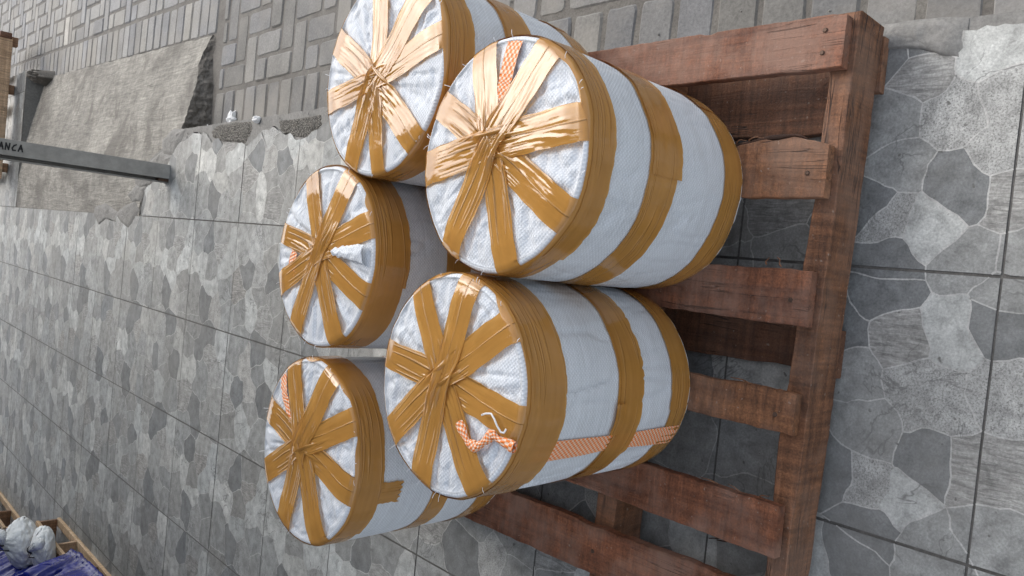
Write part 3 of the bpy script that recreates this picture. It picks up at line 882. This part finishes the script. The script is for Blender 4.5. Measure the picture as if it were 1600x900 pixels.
def build_drum(D, name='wrapped_drum'):
    cx, cy = D['c']; R, zt, sd_ = D['r'], D['zt'] - PZ, D['seed']
    t_ = thing(name, (cx, cy, PZ), D['label'], 'drum', GRP)
    ctr = D['ctr']
    def Rside(th, z):
        b = R * (1 + .010 * sin(pi * max(0, min(1, z / zt))) - .02 * ss(.06, 0, z))
        for (za, zb) in D['bands']:           # the tape pulls the bag in slightly
            zm = (za + zb) / 2 - PZ
            b -= .0035 * math.exp(-((z - zm) / .09) ** 2)
        b += .0070 * nz(cos(th) * 2.2 + sd_, sin(th) * 2.2, z * 1.6)
        b += .0022 * nz(cos(th) * 9 + sd_, sin(th) * 9, z * 1.2)
        # slack cloth: slanting pleats, deeper low down on the side away from the paving
        q = abs(nz(th * 5 + z * 1.4 + sd_, z * 2.6, sd_ * 2.0)); slack = .35 + .9 * ss(.1, .55, nz(cos(th) * 1.3 + sd_ * 3, sin(th) * 1.3, z * 1.2) + .25) + (1.2 if sd_ == 2 else .3) * math.exp(-((((th + pi) % PI2) - pi + 2.6) / .35) ** 2)
        free = 1
        for (za, zb) in D['bands']: free *= 1 - ss(.035, .0, max(0, zb - PZ - z, z - (za - PZ)))
        if sd_ == 2: free *= 1 - math.exp(-((((th + pi) % PI2) - pi + 1.99) / .17) ** 4)
        b -= .010 * free * slack * max(0, .13 - q) / .13
        return b
    def Hlow(x, y):
        r = hypot(x, y)
        return zt + .010 * nz(x * 3.5 + sd_ * 3, y * 3.5, 2) * ss(R, R * .8, r) - .010 * ss(R * .75, R, r)
    def Hdet(x, y):
        dx, dy = x - ctr[0], y - ctr[1]
        r = hypot(dx, dy); a = math.atan2(dy, dx)
        q = abs(nz(cos(a) * 5 + sd_, sin(a) * 5, r * 3)) * 1.0
        q2 = abs(nz(x * 11 + 2.0 * nz(x * 7, y * 7, sd_), y * 11, sd_ * 2))
        q3 = abs(nz(x * 25 + 2 * nz(x * 12, y * 12, 1), y * 25, sd_ * 3))
        f = ss(R * 1.0, R * .88, hypot(x, y))
        v = .026 * q + .022 * q2 + .010 * q3
        return -.004 - (.016 - v) * f * 1.0 if v < .016 else -.004
    def side_pt(th, z, off=0):
        r = Rside(th, z) + off
        return (r * cos(th), r * sin(th), z)
    def rimprof(th, s, off=0):
        """s: 0 = side just under the rim, 1 = top just inside it"""
        Rr = Rside(th, zt - RIM)
        a = s * pi / 2
        r = Rr - RIM + (RIM + off) * cos(a)
        z = zt - .010 - RIM + (RIM + off) * sin(a)
        return (r * cos(th), r * sin(th), z)
    # bag
    mb = MB(); NT = 288
    seam = pi / 2
    def TH(i): return seam + PI2 * i / NT
    prof = [('s', z) for z in [0, .012, .03, .06] + [.06 + (zt - RIM - .01 - .06) * q / 40 for q in range(1, 41)]] + [('r', q / 6) for q in range(1, 6)] + [('t', q / 56) for q in range(0, 57)]
    def bagf(i, j):
        th = TH(i); k, q = prof[j]
        if k == 's':
            p = side_pt(th, q)
            return p, (th * R * S, q * S)
        if k == 'r':
            p = rimprof(th, q)
            return p, (th * R * S, (zt + q * .02) * S)
        Rr = (Rside(th, zt - RIM) - RIM) * (1 - q)
        x, y = Rr * cos(th), Rr * sin(th)
        return (x, y, Hlow(x, y) + Hdet(x, y)), (x * S, y * S)
    mb.grid(NT, len(prof) - 1, bagf)
    bag = mb.build('woven_bag', WEAVE, t_, smooth=True)
    # side bands
    bi = 0
    for (za, zb) in D['bands']:
        top = bi == 0
        mb = MB()
        NB = 16
        za_, zb_ = za - PZ, zb - PZ
        def bf(i, j, lay=0, a0=0, a1=PI2, dza=0, dzb=0, taper=0):
            n_ = NTB
            t = i / n_
            th = seam + a0 + (a1 - a0) * t
            s = j / NB
            wob = .006 * nz(cos(th) * 3 + bi * 5, sin(th) * 3, sd_) + .0025 * nz(th * 12, bi, sd_)
            wob2 = .006 * nz(cos(th) * 3 + bi * 5 + 9, sin(th) * 3, sd_) + .003 * nz(th * 14, bi + 4, sd_)
            off = .0045 + lay * .0022 + .0012 * max(0, nz(th * 1.6 + s * .6, s * 5 + bi, sd_ + 3)) 
            zlo = zb_ + wob2 + dzb; zhi = za_ + wob + dza
            if top and dza == 0:
                if s > .86:      # folded over the rim
                    q = (s - .86) / .14 * (.30 + 1.3 * max(0, nz(cos(th) * 2.5, sin(th) * 2.5, sd_ + 8)) * (.2 + ss(-.2, -.9, sin(th - 1.2))))
                    return rimprof(th, min(q, 1.25), off), (th * R * S, (zhi + q * .02) * S)
                z = zlo + (zt - RIM - .010 - zlo) * s / .86
            else:
                z = zlo + (zhi - zlo) * s
            p = side_pt(th, z, off)
            return p, (th * R * S, z * S)
        NTB = 240
        mb.grid(NTB, NB, lambda i, j: bf(i, j))
        band = mb.build('tape_band', TAPE, t_, smooth=True)
        # a second turn of tape, shifted, ending part way round
        mb = MB(); NTB = 150
        g0 = {1: 2.2, 2: 1.2, 3: 2.4, 4: 2.9, 5: 2.3}[sd_] + bi * .9
        shift = (.022, -.022, .018)[bi % 3]
        mb.grid(NTB, NB, lambda i, j: bf(i, j, 1.2, g0, g0 + 3.6, -.03 if top else shift * .6, -.012 if top else shift))
        mb.build('tape_turn', TAPE, band, smooth=True)
        bi += 1
    # tape strips across the top: arm k joined to arm k+4
    order = [(3, 7), (0, 4), (2, 6), (1, 5)]
    for lay, (a, b) in enumerate(order):
        mb = MB()
        A_, B_ = radians(D['arms'][a]), radians(D['arms'][b])
        Rr = Rside(0, zt) - RIM
        pA = Vector((Rr * cos(A_), Rr * sin(A_))); pB = Vector((Rr * cos(B_), Rr * sin(B_)))
        c = Vector(ctr) + Vector((.02 * nz(lay * 3.1, sd_), .02 * nz(lay * 3.1, sd_ + 5)))
        dA = (c - pA).length; dB = (c - pB).length; LT = dA + dB
        wa, wb = D['w'][a] * 1.06, D['w'][b] * 1.06
        NU, NV = 110, 22
        def centre(s):   # s along 0..1
            d_ = s * LT
            def at(q):
                return pA + (c - pA) * (q / dA) if q < dA else c + (pB - c) * ((q - dA) / dB)
            return (at(max(0, d_ - .05)) + at(min(LT, d_ + .05)) + at(d_) * 1.0) / 3 if .06 < d_ < LT - .06 else at(d_)
        def sf(i, j):
            s = i / NU
            ext_ = .05
            q = -ext_ + s * (LT + 2 * ext_)
            s2 = max(0, min(1, q / LT))
            P0 = centre(s2); P1 = centre(min(1, s2 + .01)); P2 = centre(max(0, s2 - .01))
            tg = (P1 - P2).normalized()
            nn = Vector((-tg.y, tg.x))
            dc = min(1, (P0 - c).length / (R * .75))
            wd = (wa * (1 - s2) + wb * s2) * (1 - .20 * math.exp(-(dc / .30) ** 2))
            v = (j / NV - .5)
            edge = .004 * nz(s * 14, j > NV / 2, sd_ + lay)
            off = v * wd + (edge if j in (0, NV) else 0)
            x, y = P0.x + nn.x * off, P0.y + nn.y * off
            # pleats run with the tape, strongest near the crossing
            wr = abs(nz(v * 7 + 1.6 * nz(s * 3, v * 2, lay), s * 3.2 + lay * 9, sd_ * 1.7)) * .016
            wr2 = abs(nz(v * 24 + 2 * nz(s * 5, v, lay), s * 6 + lay, sd_ * 2.7)) * .007
            amp = (.10 + .9 * math.exp(-(dc / .42) ** 2)) * D['wr'] * (.55 + 1.3 * ss(-.15, .35, nz(s * 4 + lay * 3, v * 1.5, sd_ * 5)))
            lift = .0038 + lay * .0034 * math.exp(-(dc / .55) ** 2) + (wr + wr2) * amp * ss(0, .12, min(s2, 1 - s2))
            over = 0
            if q < 0: over = -q
            if q > LT: over = q - LT
            if over > 0:
                th = math.atan2(y, x)
                a_ = over / RIM
                if a_ < pi / 2:
                    p = rimprof(th, 1 - a_ / (pi / 2), .0036)
                else:
                    z = zt - .010 - RIM - (over - RIM * pi / 2)
                    p = side_pt(th, z, .0036)
                # keep the strip's width on the way down
                return p, (q * S, v * wd * S)
            rr = hypot(x, y)
            if rr > Rr - .001:
                x *= (Rr - .001) / rr; y *= (Rr - .001) / rr
            return (x, y, Hlow(x, y) + lift), (q * S, v * wd * S)
        mb.grid(NU, NV, sf)
        st = mb.build('tape_strip', TAPET, t_, smooth=True)
    def flatstrip(name, mat, pts, wd, lift, par=t_, nu=50, nv=8, ruf=.006, side=False):
        """strip lying on the top disc through pts (x,y)"""
        mb = MB()
        LEN = sum((Vector(a_) - Vector(b_)).length for a_, b_ in zip(pts, pts[1:]))
        def at(s):
            q = s * (len(pts) - 1); k = min(len(pts) - 2, int(q)); t = q - k
            t = t * t * (3 - 2 * t) * .5 + t * .5
            return Vector(pts[k]).lerp(Vector(pts[k + 1]), t)
        def f(i, j):
            s = i / nu; P0 = at(s); tg = (at(min(1, s + .02)) - at(max(0, s - .02))).normalized(); nn = Vector((-tg.y, tg.x))
            v = j / nv - .5
            w2 = wd(s) if callable(wd) else wd
            x, y = P0.x + nn.x * v * w2, P0.y + nn.y * v * w2
            rr = hypot(x, y); Rr = R - RIM
            if rr > Rr: x *= Rr / rr; y *= Rr / rr
            return (x, y, Hlow(x, y) + lift + .003 + ruf * abs(nz(s * 9, v * 5, sd_))), (s * LEN * S, v * w2 * S)
        mb.grid(nu, nv, f)
        return mb.build(name, mat, par, smooth=True)
    def P(deg, rr): return (rr * R * cos(radians(deg)), rr * R * sin(radians(deg)))
    if sd_ == 1:
        flatstrip('checked_stripe', ORANGE, [P(-6, .97), P(-4, .6), P(0, .3)], lambda s: .075 * (1 - .35 * s), -.001)
    if sd_ == 4:
        flatstrip('checked_stripe', ORANGE, [P(116, .55), P(100, .62), P(88, .55)], .05, -.001)
        # the folded white flap
        mb = MB()
        def ff(i, j):
            s, v = i / 30, j / 14
            r0 = .36 + .54 * s
            a0 = radians(-75 - 4 * s)
            x, y = R * r0 * cos(a0), R * r0 * sin(a0)
            x += -.075 * v * (.4 + .7 * s) + .01 * nz(s * 8, 1); y += -.01 * v
            return (x, y, Hlow(x, y) + .016 + .012 * sin(pi * v) + .005 * nz(s * 7, v * 4, 2)), (x * S, y * S)
        mb.grid(30, 14, ff)
        mb.build('white_flap', WEAVE, t_, smooth=True, solid=.002)
    if sd_ == 5:
        flatstrip('checked_stripe', ORANGE, [P(40, .97), P(46, .7), P(48, .4)], lambda s: .06 * (1 - .3 * s), -.001)
        # loose tape end on the side
        mb = MB()
        mb.grid(20, 12, lambda i, j: ((lambda th, z: (side_pt(th, z, .0065 + .003 * nz(z * 20, th)), (z * S, th * R * S)))(radians(-97 - 14.0 * j / 12 + .8 * nz(i * .3, 2)), 1.10 - PZ - .125 * (i / 20) - .012 * sin(j * 2.2) * (i == 20))))
        mb.build('tape_end', TAPE, t_, smooth=True)
    if sd_ == 2:
        mb = MB()
        rp = [(-0.111, -0.118), (-0.139, -0.15), (-0.167, -0.181), (-0.168, -0.22), (-0.139, -0.261), (-0.114, -0.288), (-0.125, -0.323), (-0.135, -0.382)]
        def rope(i, j):
            q = i / 60 * (len(rp) - 1); k_ = min(len(rp) - 2, int(q)); t = q - k_
            P0 = [Vector(rp[max(0, min(len(rp) - 1, k_ + d_))]) for d_ in (-1, 0, 1, 2)]
            c_ = .5 * ((2 * P0[1]) + (P0[2] - P0[0]) * t + (2 * P0[0] - 5 * P0[1] + 4 * P0[2] - P0[3]) * t * t + (3 * P0[1] - P0[0] - 3 * P0[2] + P0[3]) * t ** 3)
            tg = (P0[2] - P0[1]).normalized(); nn = Vector((-tg.y, tg.x))
            an = PI2 * j / 12
            wd = .016 + .005 * sin(i * .35) + .003 * nz(i * .4, an)
            x, y = c_.x + nn.x * wd * cos(an), c_.y + nn.y * wd * cos(an)
            return (x, y, Hlow(x, y) + .010 + (.011 + .003 * nz(i * .3, an)) * sin(an)), (i / 60 * .30 * S, an * .02 * S)
        mb.grid(60, 12, rope)
        mb.build('checked_stripe', ORANGE, t_, smooth=True)
        # the stripe running down the side, gathered between the bands
        mb = MB()
        def of(i, j):
            z = .02 + (zt - .14) * i / 90
            th = radians(-114.5 + 1.3 * sin(z * 5) - 1.5 * (1 - z / zt))
            v = j / 14 - .5
            wd = .078 + .010 * sin(z * 9 + 1)
            return side_pt(th + v * wd / R, z, .0040 + .0030 * abs(sin(v * 9 + z * 2)) * (.4 + .6 * abs(nz(z * 4, v)))), (z * S, v * wd * S * 1.3)
        mb.grid(90, 14, of, flip=True)
        mb.build('checked_stripe', ORANGE, t_, smooth=True)
        # loose thread on the tape
        mb = MB()
        pp = [(-104, .62), (-101, .66), (-99, .72), (-101, .77), (-104, .82), (-106, .87), (-105.5, .90), (-103, .91)]
        wire(mb, [(P(a, b)[0], P(a, b)[1], Hlow(*P(a, b)) + .02) for a, b in pp], .0035, 5)
        mb.build('loose_thread', THREAD, t_, smooth=True)
        mb = MB()       # torn tape tail on the middle band
        mb.grid(14, 12, lambda i, j: ((lambda th, z: (side_pt(th, z, .010 + .008 * (1 - j / 12)), (th * R * S, z * S)))(radians(-92 - 17.0 * j / 12 - 1.5 * nz(i * .8, 3)), .815 - PZ - .055 * i / 14)))
        mb.build('tape_end', TAPE, t_, smooth=True)
    # hair-fine threads at the rim
    mb = MB(); hr = random.Random(sd_)
    for k in range(14):
        th = hr.uniform(0, PI2); L0 = hr.uniform(.01, .03)
        p = Vector(rimprof(th, .6, .001)); dd = Vector((cos(th + hr.uniform(-1, 1)), sin(th), hr.uniform(.1, .8))).normalized()
        wire(mb, [tuple(p), tuple(p + dd * L0 * .5 + Vector((0, 0, .003))), tuple(p + dd * L0)], .0011, 3)
    mb.build('frayed_threads', THREAD, t_)['kind'] = 'stuff'
    return t_
for D in DR: build_drum(D)

# ------------------------------------------------------------------ steel post
post = thing('steel_post', (.48, 7.85, 0), 'grey steel post with black marker letters rising from the tiles by the ramp', 'post')
mb = MB()
sec = [(-.07, -.07), (.08, -.07), (.08, .07), (-.095, .07), (-.095, .045), (-.085, .045), (-.085, .06), (-.07, .06)]
sec = [(-.068, -.075), (.082, -.07), (.082, .07), (-.11, .07), (-.11, -.03), (-.098, -.03), (-.098, .055), (-.068, .055)]
n = len(sec)
vs = [(x, y, .0) for x, y in sec] + [(x, y, 6.22) for x, y in sec]
mb.add(vs, [(a, (a + 1) % n, n + (a + 1) % n, n + a) for a in range(n)] + [tuple(range(n))[::-1], tuple(range(n, 2 * n))])
mb.build('channel', STEEL, post, bevel=.004)
mb = MB()
mb.box(-.1, -.07, -.05, .05, .0, .10)
mb.build('foot_tab', RUST, post)
# marker strokes: u runs down the post (image right), v = across (image up)
mb = MB()
LET = {'A': [[(0, 0), (.45, 1), (.8, 0)], [(.15, .38), (.75, .42)]], 'N': [[(0, 0), (.08, 1), (.62, .05), (.78, 1)]], 'C': [[(.8, .95), (.35, .75), (.05, .35), (.2, .05), (.7, .08)]]}
def stroke(pts, w_=.0058):
    for (a, b) in zip(pts, pts[1:]):
        a, b = Vector(a), Vector(b)
        t = (b - a).normalized(); nn = Vector((-t.y, t.x)) * w_
        a = a - t * w_ * .6; b = b + t * w_ * .6
        q = [a - nn, b - nn, b + nn, a + nn]
        mb.add([(p.y, -.0765 - .002 + .0333 * (p.y) - 0, -p.x) for p in q] + [(p.y, -.070, -p.x) for p in q], [(0, 3, 2, 1), (4, 5, 6, 7), (0, 1, 5, 4), (1, 2, 6, 5), (2, 3, 7, 6), (3, 0, 4, 7)])
u0 = -1.545
for ch in 'ANCA':
    for L in LET[ch]:
        stroke([(u0 + .043 * x, -.018 + .062 * y_) for x, y_ in L])
    u0 += .052
mb.build('marker_writing', INK, post)

# ------------------------------------------------------------------ litter
def lump(name, loc, r, seed, label, cat, mat, sq=(1, 1, 1), amp=.5, sub=3):
    bm = bmesh.new(); bmesh.ops.create_icosphere(bm, subdivisions=sub, radius=1)
    for v in bm.verts:
        c = v.co.copy()
        k = 1 + amp * fbm(c.x * 1.6 + seed, c.y * 1.6, c.z * 1.6)
        v.co = Vector((c.x * r * sq[0] * k, c.y * r * sq[1] * k, max(-.3 * r, c.z * r * sq[2] * k) + .3 * r)) * S
    me = bpy.data.meshes.new(name); bm.to_mesh(me); bm.free()
    for p in me.polygons: p.use_smooth = False
    me.materials.append(mat)
    o = bpy.data.objects.new(name, me); C.objects.link(o); o.location = Vector(loc) * S
    return setp(o, label, cat)
lump('foam_piece', (1.045, 6.98, -.30), .055, 1, 'ragged white foam crumb on the brick paving near the ramp, largest of the three crumbs', 'foam piece', FOAM, (1.4, .9, .8), .8)
lump('foam_piece', (.915, 5.80, -.006), .045, 5, 'rounded white foam crumb on the mortar edge between the ramp and the wrapped drums', 'foam piece', FOAM, (.7, 1, .8), .3)
lump('foam_piece', (.955, 7.28, -.16), .022, 8, 'tiny white foam sliver against the dark side of the ramp', 'foam piece', FOAM, (1.6, .6, .5), .3)
gr = random.Random(8)
GRAV = mat_cement('pebble_stone', (.12, .11, .1), (.34, .33, .3), 30)
mb = MB()
for q in range(260):
    yy = gr.uniform(-.2, 7.4)
    if gr.random() < .55: X, Z = .93 + abs(gr.gauss(0, .05)), -.30
    elif gr.random() < .5: X, Z, yy = gr.uniform(1, 2.2), -.298, gr.uniform(0, 3)
    else: X, Z = gr.uniform(.80, .93), .002
    r = gr.uniform(.004, .011)
    o_ = [(gr.uniform(.7, 1.2)) for _ in range(6)]
    vs = [(X + r * o_[0], yy, Z), (X, yy + r * o_[1], Z), (X - r * o_[2], yy, Z), (X, yy - r * o_[3], Z), (X, yy, Z + r * .8), (X, yy, Z - r * .4)]
    mb.add(vs, [(0, 1, 4), (1, 2, 4), (2, 3, 4), (3, 0, 4), (1, 0, 5), (2, 1, 5), (3, 2, 5), (0, 3, 5)])
setp(mb.build('grit', GRAV), 'scattered grit along the broken terrace edge and paving', 'grit', kind='stuff')

# ------------------------------------------------------------------ pale pallets, sacks and tarpaulin (corner of the frame)
def pale_pallet(loc, label, ny=4, L=2.6, W=1.8):
    t = thing('pale_pallet', loc, label, 'pallet', 'pale pallets on the terrace')
    def b(name, m_, x0, x1, y0, y1, z0, z1):
        mb = MB(); mb.box(x0, x1, y0, y1, z0, z1)
        return mb.build(name, m_, t, bevel=.004)
    x = 0
    b('bottom_board', W_NEW, -.10, 0, 0, L, .002, .045)
    b('bottom_board', W_NEW, -W * .55, -W * .55 + .2, 0, L, .002, .045)
    b('bottom_board', W_NEW, -W, -W + .2, 0, L, .002, .045)
    k = 0
    for y in (.0, .75, 1.65, L - .045):
        b('stringer', (W_NEWX, W_NEWD, W_NEWX, W_NEWD)[k], -W + .01, -.012, y + .005, y + .05, .047, .255); k += 1
    for q in range(7):
        b('deck_board', W_NEW, -.055 - q * .29 - (.16 if q else 0), 0 - q * .29, .002, L - .002, .257, .295)
    b('side_board', W_NEWD, -W + .3, -W + .335, .06, L - .06, .047, .255)
    return t
pale_pallet((-4.13, 8.05, 0), 'pale new wood pallet under the white sacks and blue tarpaulin')
pale_pallet((-4.78, 12.4, 0), 'pale new wood pallet beyond the white sacks at the photo corner')

SACK = mat_simple('white_sack_fabric', (.78, .80, .79), .6, 0, .8, 14, .06, .02)
def sack(loc, r, h, seed, neck, label):
    t = thing('white_sack', loc, label, 'sack', 'white tied sacks')
    NA, NR = 96, 50
    nd = Vector(neck)
    mb = MB()
    def f(i, j):
        a = PI2 * i / NA; s = j / NR
        if s < .72:
            q = s / .72
            rr = r * (.80 + .22 * sin(pi * q * 1.3)) if q < .5 else r * (.12 + .88 * (1 - ((q - .5) / .5) ** 1.5))
            if q < .06: rr *= .75 + .25 * q / .06
            z = h * q
            c = Vector((0, 0, z)) + nd * (.25 * q * q + .2 * q)
        else:
            q = (s - .72) / .28
            rr = r * (.10 + .20 * q ** 1.5) * (1 - .25 * q)
            if q > .9: rr *= (1 - q) / .1
            c = Vector((0, 0, h)) + nd * .45 + nd * q * .9
        fold = .14 * abs(sin(a * 6 + 2.2 * nz(a, s * 3, seed))) * ss(.35, .72, s) + .10 * nz(cos(a) * 1.7, sin(a) * 1.7, s * 3 + seed) + .05 * nz(cos(a) * 4, sin(a) * 4, s * 7 + seed)
        rr *= 1 + fold - .06 * max(0, .14 - abs(nz(a * 2.2 + s * 3, s * 5 + seed, seed))) / .14 * ss(0, .1, s)
        p = c + Vector((cos(a), sin(a), 0)) * rr
        if s > .72:
            ax = nd.normalized(); u = ax.cross(Vector((0, 0, 1))).normalized(); v = ax.cross(u)
            p = c + (u * cos(a) + v * sin(a)) * rr
        return tuple(p), (a * r * S, s * S)
    mb.grid(NA, NR, f)
    mb.build('bag', SACK, t, smooth=True)
    mb = MB()
    c = Vector((0, 0, h)) + nd * .5
    ax = nd.normalized(); u = ax.cross(Vector((0, 0, 1))).normalized(); v = ax.cross(u)
    wire(mb, [tuple(c + (u * cos(q) + v * sin(q)) * r * .14) for q in [PI2 * k / 12 for k in range(13)]], .010, 5)
    wire(mb, [tuple(c + u * r * .14), tuple(c + u * r * .3 + Vector((0, 0, .03))), tuple(c + u * r * .5 + Vector((.04, 0, -.06)))], .007, 5)
    mb.build('tie_cord', CORD, t, smooth=True)
    return t
sack((-4.42, 10.62, .297), .33, .34, 3, (.24, -.26, .10), 'larger white sack tied with black cord, behind the other on the pale pallet')
sack((-4.22, 9.78, .297), .29, .28, 9, (.22, -.36, -.02), 'smaller white sack with gathered neck sticking out, beside the blue tarpaulin')

TARP = None
a = N('blue_tarpaulin')
vec = a.coord()
n1 = a.noise(vec, 5, 5, .6, 1.5)
a.l(a.ramp(n1, [(.3, (.005, .008, .085)), (.7, (.014, .022, .22))]), a.p.inputs['Base Color'])
a.p.inputs['Roughness'].default_value = .27
a.p.inputs['Specular IOR Level'].default_value = .16
a.l(a.bump(a.noise(vec, 7, 2, .5, 1.5), .5, .03), a.p.inputs['Normal'])
TARP = a.m
mb = MB()
XM = [(5.5, -3.9), (8.0, -3.90), (8.8, -3.94), (9.1, -4.02), (9.35, -4.2), (9.7, -4.34), (10.1, -4.50), (10.6, -4.62), (11.2, -4.6), (12.6, -4.8)]
def tf(i, j):
    s, t = i / 200, j / 260
    Y = 5.8 + 6.4 * t
    xm = pw(XM, Y) + .05 * nz(Y * 3, 5) + .02 * nz(Y * 9, 7)
    X = xm - 2.6 * (1 - s) ** 1.15
    e = (xm - X)
    w1 = abs(nz(X * .9 + .6 * nz(X, Y, 2), Y * 2.6 + .8 * nz(X * 2, Y, 3), 3)); w2 = abs(nz(X * 2.2, Y * 6.5 + 1.5 * nz(X * 2, Y * 2, 4), 6)); w3 = abs(nz(X * 5, Y * 11, 9))
    z = .36 + ss(0, .22, e) * (.40 - .50 * w1) + ss(0, .5, e) * .12 - .22 * w2 - .06 * w3 + .10
    ed = ss(0, .08, e) * ss(0, .04, 1 - t) * ss(0, .05, t)
    z = .30 + (max(z, .32) - .30) * ed - (1 - ed) * .0
    if s >= .999: z = .27 if Y < 10.6 else .1
    return (X + (.03 if s >= .999 else 0), Y, z), (X * S, Y * S)
mb.grid(200, 260, tf)
setp(mb.build('blue_tarpaulin', TARP, smooth=True, solid=.008), 'crumpled glossy dark blue tarpaulin heaped over the pale pallet', 'tarpaulin')

# ------------------------------------------------------------------ pale wooden crate beyond the ramp
cr = thing('wooden_crate', (.46, 15.62, 0), 'pale rough wooden crate standing on the far terrace edge behind the steel post', 'crate')
def cb(name, m_, x0, x1, y0, y1, z0, z1, sd=0):
    mb = MB(); board(mb, y0, y1, x0, x1, z0, z1, 3, 30, (.012, .012), sd, M=Mx)
    mb.f = [f[::-1] for f in mb.f]
    return mb.build(name, m_, cr)
cb('rail', W_NEWX, 0.02, 2.52, .0, .07, .10, .33, 1)
cb('rail', W_NEWX, 0, 2.5, .0, .07, .37, .62, 2)
cb('rail', W_NEWX, 0, 2.5, .0, .07, .66, .95, 3)
for x in (.15, 1.55, 2.40):
    mb = MB(); mb.box(x, x + .16, .075, .2, .004, .95); mb.build('post_block', W_NEWD, cr, bevel=.005)
for x in (.0, .6, 1.2, 1.8, 2.36):
    mb = MB(); mb.box(x, x + .2, .21, 1.6, .1, .14); mb.build('floor_board', W_NEW, cr, bevel=.005)
mb = MB(); mb.box(2.44, 2.56, -.05, .06, .72, .9); mb.build('corner_block', W_DARK, cr, bevel=.005)
mb = MB(); mb.box(2.50, 2.60, -.03, .08, .12, .3); mb.build('corner_block', W_DARK, cr, bevel=.005)
